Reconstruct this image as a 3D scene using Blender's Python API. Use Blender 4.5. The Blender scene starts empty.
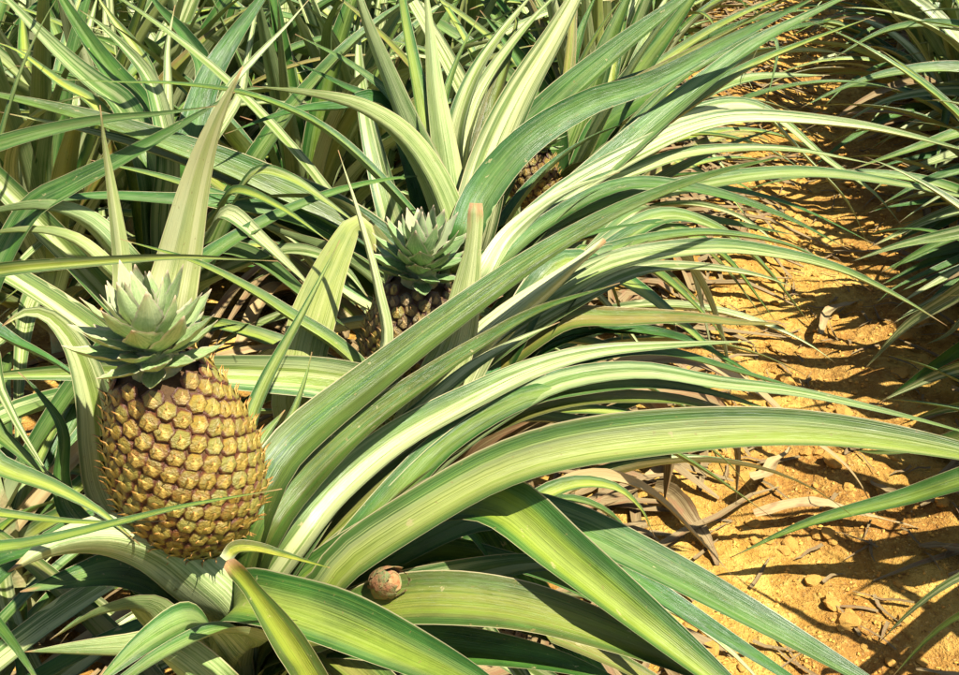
import bpy, bmesh, math, random
from mathutils import Vector, Matrix, Quaternion, noise
R = math.radians
scene = bpy.context.scene
COL = scene.collection

# ------------------------------------------------------------------ camera
F_PX, W_PX, H_PX = 1028.0, 959.0, 675.0
CAM = Vector((0, 0, 1.10)); PITCH = R(30)
FWD = Vector((0, math.cos(PITCH), -math.sin(PITCH)))
UP = Vector((0, math.sin(PITCH), math.cos(PITCH)))
RIGHT = Vector((1, 0, 0))
cd = bpy.data.cameras.new('camera'); cam = bpy.data.objects.new('camera', cd); COL.objects.link(cam)
cam.location = CAM; cam.rotation_euler = (R(90) - PITCH, 0, 0)
cd.sensor_width = 36; cd.lens = 36 * F_PX / W_PX; cd.clip_start = 0.02; cd.clip_end = 500
scene.camera = cam

# ------------------------------------------------------------------ light
SUN_DIR = Vector((0.42, -0.22, 0.90)).normalized()       # towards the sun
world = bpy.data.worlds.new('World'); scene.world = world; world.use_nodes = True
wn = world.node_tree; bg = wn.nodes['Background']
sky = wn.nodes.new('ShaderNodeTexSky'); sky.sky_type = 'NISHITA'; sky.sun_disc = False
sky.sun_elevation = math.asin(SUN_DIR.z); sky.sun_rotation = math.atan2(SUN_DIR.x, SUN_DIR.y)
wn.links.new(sky.outputs[0], bg.inputs[0]); bg.inputs[1].default_value = 0.065
sl = bpy.data.lights.new('sun', 'SUN'); sl.energy = 5.0; sl.angle = R(0.53); sl.color = (1, 0.95, 0.85)
sun = bpy.data.objects.new('sun', sl); COL.objects.link(sun)
sun.rotation_euler = SUN_DIR.to_track_quat('Z', 'Y').to_euler(); sun.location = (2, -1, 4)
vs = scene.view_settings
vs.view_transform = 'Standard'; vs.look = 'None'; vs.exposure = 1.30; vs.gamma = 1
scene.cycles.max_bounces = 7; scene.cycles.diffuse_bounces = 2; scene.cycles.glossy_bounces = 2; scene.cycles.transmission_bounces = 4

# ------------------------------------------------------------------ helpers
def at(px, py, d):
    """a point seen at photo pixel (px, py) at depth d metres"""
    return CAM + d * (FWD + RIGHT * ((px - 479.5) / F_PX) + UP * ((337.5 - py) / F_PX))

class NT:
    def __init__(s, name):
        s.m = bpy.data.materials.new(name); s.m.use_nodes = True
        s.t = s.m.node_tree; s.n = s.t.nodes; s.n.clear()
        s.out = s.n.new('ShaderNodeOutputMaterial')
    def new(s, typ, **kw):
        nd = s.n.new(typ)
        for k, v in kw.items(): setattr(nd, k, v)
        return nd
    def link(s, a, b): s.t.links.new(a, b)
    def put(s, sock, v):
        if hasattr(v, 'is_linked') or isinstance(v, bpy.types.NodeSocket): s.link(v, sock)
        else: sock.default_value = v
    def math(s, op, a, b=0.0, clamp=False):
        nd = s.new('ShaderNodeMath', operation=op, use_clamp=clamp)
        s.put(nd.inputs[0], a); s.put(nd.inputs[1], b); return nd.outputs[0]
    def mix(s, f, a, b, blend='MIX'):
        nd = s.new('ShaderNodeMix', data_type='RGBA', blend_type=blend)
        s.put(nd.inputs[0], f)
        for i, v in ((6, a), (7, b)):
            if isinstance(v, tuple): v = (*v, 1)
            s.put(nd.inputs[i], v)
        return nd.outputs[2]
    def ramp(s, x, a, b, lo=0.0, hi=1.0, smooth=True):
        nd = s.new('ShaderNodeMapRange', interpolation_type='SMOOTHSTEP' if smooth else 'LINEAR')
        s.put(nd.inputs[0], x); nd.inputs[1].default_value = a; nd.inputs[2].default_value = b
        nd.inputs[3].default_value = lo; nd.inputs[4].default_value = hi
        return nd.outputs[0]
    def noise(s, vec, scale, detail=3, rough=0.55):
        nd = s.new('ShaderNodeTexNoise'); s.put(nd.inputs['Vector'], vec)
        nd.inputs['Scale'].default_value = scale; nd.inputs['Detail'].default_value = detail
        nd.inputs['Roughness'].default_value = rough
        return nd.outputs[0]
    def comb(s, x, y, z):
        nd = s.new('ShaderNodeCombineXYZ')
        for i, v in enumerate((x, y, z)): s.put(nd.inputs[i], v)
        return nd.outputs[0]
    def bump(s, h, strength, dist):
        nd = s.new('ShaderNodeBump'); s.put(nd.inputs['Height'], h)
        nd.inputs['Strength'].default_value = strength; nd.inputs['Distance'].default_value = dist
        return nd.outputs[0]
    def principled(s, col, rough, normal=None, spec=0.5, coat=0.0):
        p = s.new('ShaderNodeBsdfPrincipled'); s.put(p.inputs['Base Color'], col)
        s.put(p.inputs['Roughness'], rough); p.inputs['Specular IOR Level'].default_value = spec
        p.inputs['Coat Weight'].default_value = coat; p.inputs['Coat Roughness'].default_value = 0.3
        if normal is not None: s.link(normal, p.inputs['Normal'])
        return p.outputs[0]

# ------------------------------------------------------------------ materials
def leaf_material(name, under):
    """colour from the leaf's own uv (x across, y along); object colour = (yellow, pale, brown)"""
    t = NT(name)
    uv = t.new('ShaderNodeUVMap').outputs[0]
    sp = t.new('ShaderNodeSeparateXYZ'); t.link(uv, sp.inputs[0]); u, v = sp.outputs[0], sp.outputs[1]
    oi = t.new('ShaderNodeObjectInfo'); rnd = oi.outputs['Random']
    oc = t.new('ShaderNodeSeparateColor'); t.link(oi.outputs['Color'], oc.inputs[0])
    yel, pal, bro = oc.outputs
    rz = t.math('MULTIPLY', rnd, 37.0)
    c = t.math('ABSOLUTE', t.math('MULTIPLY', t.math('SUBTRACT', u, 0.5), 2.0))
    fine = t.noise(t.comb(t.math('MULTIPLY', u, 46), t.math('MULTIPLY', v, 2.6), rz), 1.0, 4, 0.65)
    band = t.noise(t.comb(t.math('MULTIPLY', u, 5.5), t.math('MULTIPLY', v, 1.6), rz), 1.0, 2)
    blot = t.noise(t.comb(t.math('MULTIPLY', u, 2.0), t.math('MULTIPLY', v, 11), rz), 1.0, 4, 0.6)
    speck = t.noise(t.comb(t.math('MULTIPLY', u, 12), t.math('MULTIPLY', v, 130), rz), 1.0, 2)
    mid = t.ramp(t.math('ADD', c, t.math('MULTIPLY', t.math('SUBTRACT', band, 0.5), 0.5)), 0.70, 0.30)
    stripe = t.ramp(t.math('ADD', band, t.math('MULTIPLY', t.math('SUBTRACT', fine, 0.5), 0.5)), 0.43, 0.56)
    if not under:
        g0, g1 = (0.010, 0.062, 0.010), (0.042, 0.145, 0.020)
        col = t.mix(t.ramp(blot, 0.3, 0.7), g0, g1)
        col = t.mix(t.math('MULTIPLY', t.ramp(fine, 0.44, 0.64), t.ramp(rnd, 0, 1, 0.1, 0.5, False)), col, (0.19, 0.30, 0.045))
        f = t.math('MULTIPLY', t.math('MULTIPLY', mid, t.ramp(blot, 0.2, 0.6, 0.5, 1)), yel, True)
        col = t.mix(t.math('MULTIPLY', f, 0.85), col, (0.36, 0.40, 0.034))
        f = t.math('MULTIPLY', t.math('ADD', t.math('MULTIPLY', stripe, 0.75), 0.15), pal, True)  # pale streaks of the blade, with sunlit sheen put into the colour
        col = t.mix(f, col, (0.74, 0.75, 0.36))
        edge = t.math('MULTIPLY', t.ramp(c, 0.70, 0.86), 0.6)
        col = t.mix(edge, col, (0.014, 0.075, 0.010))
    else:
        col = t.mix(t.ramp(blot, 0.3, 0.7), (0.100, 0.190, 0.045), (0.21, 0.30, 0.095))
        col = t.mix(t.math('MULTIPLY', t.ramp(fine, 0.45, 0.62), 0.5), col, (0.42, 0.47, 0.21))
        f = t.math('MULTIPLY', t.math('MULTIPLY', t.ramp(blot, 0.2, 0.6, 0.3, 1), yel), 0.7, True)
        col = t.mix(f, col, (0.34, 0.36, 0.060))
        f = t.math('MULTIPLY', t.math('ADD', t.math('MULTIPLY', stripe, 0.65), 0.3), pal, True)
        col = t.mix(f, col, (0.74, 0.75, 0.40))
    # reddish brown flush
    f = t.math('MULTIPLY', t.math('MULTIPLY', t.ramp(band, 0.38, 0.6, 0.35, 1), bro), t.ramp(blot, 0.2, 0.5, 0.55, 1), True)
    col = t.mix(f, col, (0.30, 0.150, 0.045))
    # dried tip
    tp = t.math('ADD', v, t.math('MULTIPLY', t.math('SUBTRACT', blot, 0.5), 0.12))
    col = t.mix(t.ramp(tp, 0.955, 1.0), col, (0.36, 0.21, 0.09))
    # small scars and specks
    col = t.mix(t.ramp(speck, 0.68, 0.74, 0, 0.6), col, (0.24, 0.17, 0.06))
    col = t.mix(t.math('MULTIPLY', t.ramp(fine, 0.46, 0.36), 0.4), col, (0.035, 0.085, 0.012))
    scar = t.noise(t.comb(t.math('MULTIPLY', u, 3.2), t.math('MULTIPLY', v, 30), t.math('ADD', rz, 9.0)), 1.0, 4, 0.7)
    col = t.mix(t.ramp(scar, 0.66, 0.70, 0, 0.65), col, (0.42, 0.34, 0.16))
    # pale margin
    col = t.mix(t.ramp(c, 0.955, 0.985, 0, 0.75), col, (0.50, 0.42, 0.22))
    # pale base
    col = t.mix(t.ramp(v, 0.10, 0.0, 0, 0.6), col, (0.50, 0.52, 0.30))
    nb = t.bump(t.math('ADD', fine, t.math('MULTIPLY', blot, 0.8)), 0.55, 0.0022)
    p = t.principled(col, t.ramp(blot, 0.2, 0.8, 0.26, 0.40), nb, 0.33 if not under else 0.22)
    tr = t.new('ShaderNodeBsdfTranslucent')
    t.link(t.mix(0.55, col, (0.18, 0.34, 0.03)), tr.inputs['Color'])
    ms = t.new('ShaderNodeMixShader'); ms.inputs[0].default_value = 0.13
    t.link(p, ms.inputs[1]); t.link(tr.outputs[0], ms.inputs[2]); t.link(ms.outputs[0], t.out.inputs[0])
    return t.m
M_TOP = leaf_material('leaf_upper_side', False)
M_UND = leaf_material('leaf_underside', True)

def crown_material():
    t = NT('crown_leaf')
    uv = t.new('ShaderNodeUVMap').outputs[0]
    sp = t.new('ShaderNodeSeparateXYZ'); t.link(uv, sp.inputs[0]); u, v = sp.outputs[0], sp.outputs[1]
    oi = t.new('ShaderNodeObjectInfo'); rz = t.math('MULTIPLY', oi.outputs['Random'], 31.0)
    oc = t.new('ShaderNodeSeparateColor'); t.link(oi.outputs['Color'], oc.inputs[0])
    c = t.math('ABSOLUTE', t.math('MULTIPLY', t.math('SUBTRACT', u, 0.5), 2.0))
    fine = t.noise(t.comb(t.math('MULTIPLY', u, 18), t.math('MULTIPLY', v, 2.0), rz), 1.0, 4)
    mott = t.noise(t.comb(t.math('MULTIPLY', u, 12), t.math('MULTIPLY', v, 18), rz), 1.0, 3, 0.7)
    col = t.mix(t.ramp(fine, 0.3, 0.7), (0.14, 0.27, 0.060), (0.35, 0.46, 0.165))
    col = t.mix(t.ramp(mott, 0.45, 0.7, 0, 0.5), col, (0.48, 0.54, 0.27))
    col = t.mix(oc.outputs[0], col, t.mix(t.ramp(fine, 0.3, 0.7), (0.035, 0.13, 0.045), (0.12, 0.27, 0.10)))
    col = t.mix(oc.outputs[1], col, (0.60, 0.62, 0.36))
    col = t.mix(t.math('MULTIPLY', t.ramp(c, 0.78, 0.98), 0.7), col, (0.55, 0.45, 0.33))
    col = t.mix(t.ramp(v, 0.8, 1.0, 0, 0.75), col, (0.50, 0.33, 0.24))
    nb = t.bump(mott, 0.3, 0.001)
    p = t.principled(col, 0.5, nb, 0.4)
    tr = t.new('ShaderNodeBsdfTranslucent'); t.link(col, tr.inputs['Color'])
    ms = t.new('ShaderNodeMixShader'); ms.inputs[0].default_value = 0.15
    t.link(p, ms.inputs[1]); t.link(tr.outputs[0], ms.inputs[2]); t.link(ms.outputs[0], t.out.inputs[0])
    return t.m
M_CROWN = crown_material()

def eye_material():
    t = NT('fruit_eye')
    at_ = t.new('ShaderNodeAttribute', attribute_name='zone'); z = at_.outputs['Fac']
    oi = t.new('ShaderNodeObjectInfo'); rnd = oi.outputs['Random']
    tc = t.new('ShaderNodeTexCoord').outputs['Object']
    n = t.noise(t.comb(t.math('MULTIPLY', rnd, 50), 0, 0), 1.0, 0)
    vadd = t.new('ShaderNodeVectorMath', operation='ADD'); t.link(tc, vadd.inputs[0]); t.link(t.comb(t.math('MULTIPLY', rnd, 50), 0, 0), vadd.inputs[1])
    m = t.noise(vadd.outputs[0], 2.6, 4, 0.65)
    dome = t.mix(rnd, (0.19, 0.075, 0.010), (0.31, 0.195, 0.022))
    dome = t.mix(t.ramp(m, 0.35, 0.65), dome, (0.20, 0.15, 0.025))
    dome = t.mix(t.ramp(m, 0.58, 0.75, 0, 0.6), dome, (0.55, 0.38, 0.12))
    ocg = t.new('ShaderNodeSeparateColor'); t.link(oi.outputs['Color'], ocg.inputs[0])
    dome = t.mix(ocg.outputs[1], dome, (0.20, 0.22, 0.045))
    col = t.mix(t.ramp(z, 0.08, 0.46), (0.095, 0.030, 0.009), dome)
    col = t.mix(t.ramp(z, 0.62, 0.78), col, (0.58, 0.39, 0.085))
    col = t.mix(t.ramp(z, 0.80, 1.0), col, (0.42, 0.16, 0.035))
    oc = t.new('ShaderNodeSeparateColor'); t.link(oi.outputs['Color'], oc.inputs[0])
    col = t.mix(oc.outputs[0], col, t.mix(t.ramp(z, 0.3, 0.8), (0.045, 0.028, 0.022), (0.26, 0.17, 0.09)))
    p = t.principled(col, 0.42, t.bump(m, 0.4, 0.12), 0.45)
    t.link(p, t.out.inputs[0]); return t.m
M_EYE = eye_material()

def simple_noise(name, c0, c1, c2, scale, rough=0.8, bumpd=0.003, obj=True):
    t = NT(name)
    tc = t.new('ShaderNodeTexCoord').outputs['Object']
    oi = t.new('ShaderNodeObjectInfo')
    va = t.new('ShaderNodeVectorMath', operation='ADD'); t.link(tc, va.inputs[0])
    t.link(t.comb(t.math('MULTIPLY', oi.outputs['Random'], 20), 0, 0), va.inputs[1])
    a = t.noise(va.outputs[0], scale, 5, 0.62); b = t.noise(va.outputs[0], scale * 4.3, 4, 0.65)
    col = t.mix(t.ramp(a, 0.35, 0.65), c0, c1)
    col = t.mix(t.ramp(b, 0.5, 0.72, 0, 0.8), col, c2)
    p = t.principled(col, rough, t.bump(b, 0.6, bumpd), 0.25)
    t.link(p, t.out.inputs[0]); return t.m
M_CORE = simple_noise('fruit_core', (0.060, 0.030, 0.010), (0.10, 0.055, 0.018), (0.04, 0.02, 0.008), 60)
M_STEM = simple_noise('stem', (0.20, 0.25, 0.10), (0.30, 0.24, 0.11), (0.38, 0.33, 0.18), 25)
M_BUD = simple_noise('bud_scale', (0.26, 0.13, 0.055), (0.16, 0.20, 0.070), (0.32, 0.13, 0.065), 45)
M_BUDC = simple_noise('bud_cut', (0.34, 0.13, 0.045), (0.42, 0.20, 0.08), (0.22, 0.07, 0.02), 60)
M_CLOD = simple_noise('soil_clod', (0.46, 0.22, 0.04), (0.62, 0.36, 0.07), (0.72, 0.48, 0.15), 14, 0.95, 0.01)

def dry_material():
    t = NT('dry_leaf')
    uv = t.new('ShaderNodeUVMap').outputs[0]
    sp = t.new('ShaderNodeSeparateXYZ'); t.link(uv, sp.inputs[0]); u, v = sp.outputs[0], sp.outputs[1]
    oi = t.new('ShaderNodeObjectInfo'); rz = t.math('MULTIPLY', oi.outputs['Random'], 41.0)
    fine = t.noise(t.comb(t.math('MULTIPLY', u, 22), t.math('MULTIPLY', v, 1.5), rz), 1.0, 4)
    bl = t.noise(t.comb(t.math('MULTIPLY', u, 2), t.math('MULTIPLY', v, 6), rz), 1.0, 3)
    col = t.mix(t.ramp(oi.outputs['Random'], 0.3, 0.8), (0.13, 0.085, 0.030), (0.32, 0.235, 0.100))
    col = t.mix(t.ramp(fine, 0.4, 0.65, 0, 0.55), col, (0.38, 0.29, 0.14))
    col = t.mix(t.ramp(bl, 0.48, 0.7, 0, 0.7), col, (0.20, 0.09, 0.04))
    p = t.principled(col, 0.7, t.bump(fine, 0.5, 0.002), 0.3)
    t.link(p, t.out.inputs[0]); return t.m
M_DRY = dry_material()

def soil_material():
    t = NT('soil')
    P = t.new('ShaderNodeNewGeometry').outputs['Position']
    big = t.noise(P, 2.3, 4); mid = t.noise(P, 14, 5, 0.62); fin = t.noise(P, 75, 5, 0.7); gr = t.noise(P, 260, 3, 0.6)
    col = t.mix(t.ramp(mid, 0.35, 0.68), (0.46, 0.245, 0.043), (0.74, 0.48, 0.11))
    col = t.mix(t.ramp(big, 0.46, 0.60, 0, 0.7), col, (0.30, 0.125, 0.026))
    col = t.mix(t.ramp(fin, 0.52, 0.70, 0, 0.75), col, (0.76, 0.49, 0.12))
    col = t.mix(t.ramp(fin, 0.44, 0.32, 0, 0.7), col, (0.17, 0.060, 0.014))
    col = t.mix(t.ramp(gr, 0.62, 0.72, 0, 0.6), col, (0.72, 0.55, 0.30))
    h = t.math('ADD', t.math('ADD', mid, t.math('MULTIPLY', fin, 0.55)), t.math('MULTIPLY', gr, 0.16))
    p = t.principled(col, 0.95, t.bump(h, 1.0, 0.030), 0.15)
    t.link(p, t.out.inputs[0]); return t.m
M_SOIL = soil_material()

# ------------------------------------------------------------------ object helpers
def tag(o, label=None, cat=None, group=None, kind=None):
    for k, v in (('label', label), ('category', cat), ('group', group), ('kind', kind)):
        if v: o[k] = v
    return o
def link(name, me, parent=None, mw=None):
    o = bpy.data.objects.new(name, me); COL.objects.link(o)
    if parent is not None: o.parent = parent
    if mw is not None: o.matrix_local = mw
    return o
def empty(name, loc):
    o = bpy.data.objects.new(name, None); COL.objects.link(o); o.location = loc; o.empty_display_size = 0.05
    return o

def profile(v, tip=1.0, start=0.5, power=1.55):
    w = 1.0
    if v < 0.14: w = 0.86 + 0.14 * v / 0.14
    if v > start: w *= max(0.0, 1 - ((v - start) / (tip - start)) ** power)
    return w

def ribbon(name, pts, sides, norms, widths, fold, thick, mats, wave=0.0, seed=0, nu=7, teeth=0.0):
    """a leaf blade: closed thin solid with channelled section; uv x across, y along"""
    rs = random.Random(seed); ph = rs.random() * 6
    n = len(pts); V = []; UV = []
    for i, (p, s, nn, w) in enumerate(zip(pts, sides, norms, widths)):
        v = i / (n - 1)
        wl = 1 + (teeth if i % 2 else -teeth)
        tl = fold * (0.75 + 0.35 * math.sin(ph + v * 4))
        for k in range(nu):
            u = -1 + 2 * k / (nu - 1)
            edge = abs(u) ** 3 * wave * w * math.sin(ph * 3 + v * 23 + (2.1 if u > 0 else 0))
            ww = w * (wl if abs(u) > 0.9 else 1)
            V.append(p + s * (u * ww * 0.5) + nn * (tl * w * (abs(u) ** 1.2 - 0.4) + edge)); UV.append((0.5 + u / 2, v))
        for k in range(nu):
            u = -1 + 2 * k / (nu - 1)
            th = thick * (1.02 - u * u) * min(1, w / 0.02)
            V.append(V[i * 2 * nu + k] - nn * th); UV.append((0.5 + u / 2, v))
    faces = []; mi = []
    for i in range(n - 1):
        a, b = i * 2 * nu, (i + 1) * 2 * nu
        for k in range(nu - 1):
            faces.append((a + k, a + k + 1, b + k + 1, b + k)); mi.append(0)
            faces.append((a + nu + k + 1, a + nu + k, b + nu + k, b + nu + k + 1)); mi.append(1)
    e = (n - 1) * 2 * nu
    faces.append(tuple([e + k for k in range(nu)] + [e + nu + k for k in reversed(range(nu))])); mi.append(0)
    me = bpy.data.meshes.new(name); me.from_pydata(V, [], faces)
    for m in mats: me.materials.append(m)
    me.polygons.foreach_set('material_index', mi)
    me.polygons.foreach_set('use_smooth', [True] * len(faces))
    ul = me.uv_layers.new(name='UVMap')
    flat = []
    for f in faces:
        for q in f: flat.extend(UV[q])
    ul.data.foreach_set('uv', flat); me.update()
    return me

def catmull(P, n):
    Q = [P[0] * 2 - P[1]] + P + [P[-1] * 2 - P[-2]]
    D = []
    for i in range(1, len(Q) - 2):
        for k in range(14):
            t = k / 14; a, b, c, d = Q[i - 1], Q[i], Q[i + 1], Q[i + 2]
            D.append(0.5 * ((2 * b) + (c - a) * t + (2 * a - 5 * b + 4 * c - d) * t * t + (3 * b - a - 3 * c + d) * t ** 3))
    D.append(P[-1])
    for _ in range(2):
        D = [D[0]] + [(D[i - 1] + 2 * D[i] + D[i + 1]) / 4 for i in range(1, len(D) - 1)] + [D[-1]]
    L = [0]
    for a, b in zip(D, D[1:]): L.append(L[-1] + (b - a).length)
    out = []; j = 0
    for i in range(n):
        s = L[-1] * i / (n - 1)
        while j < len(L) - 2 and L[j + 1] < s: j += 1
        f = (s - L[j]) / max(1e-9, L[j + 1] - L[j]); out.append(D[j].lerp(D[j + 1], f))
    return out, L[-1]

# ------------------------------------------------------------------ the soil
ROW_U = Vector((0.283, 0.959, 0)); ROW_V = Vector((0.959, -0.283, 0)); P1_XY = Vector((-0.245, 0.69, 0))
def row_off(x, y): return (Vector((x, y, 0)) - P1_XY).dot(ROW_V)
def soil_z(x, y):
    o = row_off(x, y)
    furrow = -0.035 * math.exp(-((o - 0.56) / 0.24) ** 2)
    a = noise.fractal(Vector((x * 1.7, y * 1.7, 3)), 1.0, 2.0, 3) * 0.020
    b = noise.fractal(Vector((x * 7, y * 7, 7)), 0.9, 2.1, 4) * 0.017
    c = noise.noise(Vector((x * 26, y * 26, 1))) * 0.0055 + abs(noise.noise(Vector((x * 55, y * 55, 5)))) * 0.004
    return furrow + a + b + c
def axis_steps(lo, hi, fine0, fine1, step, grow=1.35):
    xs = []; x = fine0
    while x < fine1: xs.append(x); x += step
    s = step
    while x < hi: xs.append(x); s = min(s * grow, 8); x += s
    xs.append(hi); x = fine0; s = step; left = []
    while True:
        s = min(s * grow, 8); x -= s
        if x < lo: break
        left.append(x)
    left.append(lo)
    return list(reversed(left)) + xs
gx = axis_steps(-60, 60, 0.0, 2.3, 0.011); gy = axis_steps(-40, 120, 0.6, 5.4, 0.014)
gv = [(x, y, soil_z(x, y)) for y in gy for x in gx]; nx = len(gx)
gf = [(j * nx + i, j * nx + i + 1, (j + 1) * nx + i + 1, (j + 1) * nx + i) for j in range(len(gy) - 1) for i in range(nx - 1)]
sm = bpy.data.meshes.new('soil'); sm.from_pydata(gv, [], gf); sm.polygons.foreach_set('use_smooth', [True] * len(gf)); sm.materials.append(M_SOIL)
soil = link('soil', sm); tag(soil, 'bare ochre yellow crumbly soil of the furrow between pineapple rows', 'soil', kind='structure')

# ------------------------------------------------------------------ fruit, crown
def fruit_r(t, Rr):
    k = (t - 0.42) / (0.58 if t > 0.42 else 0.42)
    return Rr * (1 - (abs(k) ** 1.9 * 0.46 if k > 0 else abs(k) ** 2.5 * 0.55))
def eye_mesh():
    V = []; Z = []; Fc = []
    rings = ((1.04, -0.16, 0.0), (0.95, 0.06, 0.07), (0.74, 0.19, 0.42), (0.36, 0.26, 0.5))
    for r, z, zn in rings:
        for k in range(6):
            a = math.pi / 6 + k * math.pi / 3
            V.append((r * math.cos(a), r * math.sin(a) * 1.0, z + (0.05 if math.sin(a) < 0 else -0.03) * (r < 1))); Z.append(zn)
    V.append((0, 0.0, 0.29)); Z.append(0.55)
    for q in range(3):
        for k in range(6):
            a, b = q * 6 + k, q * 6 + (k + 1) % 6; Fc.append((a, b, b + 6, a + 6))
    for k in range(6): Fc.append((18 + k, 18 + (k + 1) % 6, 24))
    # the bract: a keeled flap over the lower half, ending in a hooked spine that points to the crown
    i0 = len(V)
    V += [(-0.60, -0.44, 0.215), (0, -0.80, 0.26), (0.60, -0.44, 0.215), (-0.30, -0.04, 0.36), (0, -0.14, 0.50), (0.30, -0.04, 0.36),
          (-0.10, 0.22, 0.50), (0, 0.14, 0.66), (0.10, 0.22, 0.50), (0, 0.66, 1.15)]
    Z += [0.6, 0.66, 0.6, 0.72, 0.75, 0.72, 0.86, 0.9, 0.86, 1.0]
    for a in (0, 3):
        for k in (0, 1): Fc.append((i0 + a + k, i0 + a + k + 1, i0 + a + k + 4, i0 + a + k + 3))
    Fc += [(i0 + 6, i0 + 7, i0 + 9), (i0 + 7, i0 + 8, i0 + 9), (i0 + 8, i0 + 6, i0 + 9)]
    me = bpy.data.meshes.new('eye'); me.from_pydata(V, [], Fc); me.materials.append(M_EYE)
    at_ = me.attributes.new('zone', 'FLOAT', 'POINT'); at_.data.foreach_set('value', Z)
    me.polygons.foreach_set('use_smooth', [True] * len(Fc)); me.update()
    return me
EYE = eye_mesh()
def crown_leaf_mesh(seed, L, Wd, th0, th1):
    n = 13; pts = []; nn = []; ss = []; ws = []
    x = z = 0.0
    for i in range(n):
        v = i / (n - 1); th = R(th0 + (th1 - th0) * v)
        pts.append(Vector((x, 0, z))); nn.append(Vector((-math.sin(th), 0, math.cos(th)))); ss.append(Vector((0, 1, 0)))
        ws.append(max(0.0008, Wd * (0.80 + 0.5 * v - 0.2 * v * v if v < 0.3 else 0.932 * (1 - ((v - 0.3) / 0.7) ** 1.25))))
        x += L / (n - 1) * math.cos(th); z += L / (n - 1) * math.sin(th)
    return ribbon('crown_leaf', pts, [-s for s in ss], nn, ws, 0.20, 0.0022, [M_CROWN, M_CROWN], 0.03, seed, 7, 0.035)
CROWN_MESH = {}
def crown_variant(level):
    if level not in CROWN_MESH:
        th = (5, 11, 20, 32, 44, 58, 74)[level]
        CROWN_MESH[level] = [crown_leaf_mesh(level * 10 + k, (0.042, 0.050, 0.055, 0.056, 0.054, 0.050, 0.046)[level], (0.022, 0.026, 0.030, 0.032, 0.031, 0.028, 0.024)[level] , th - 4 + 6 * k, th + 24 - 8 * k) for k in range(2)]
    return CROWN_MESH[level]

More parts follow.
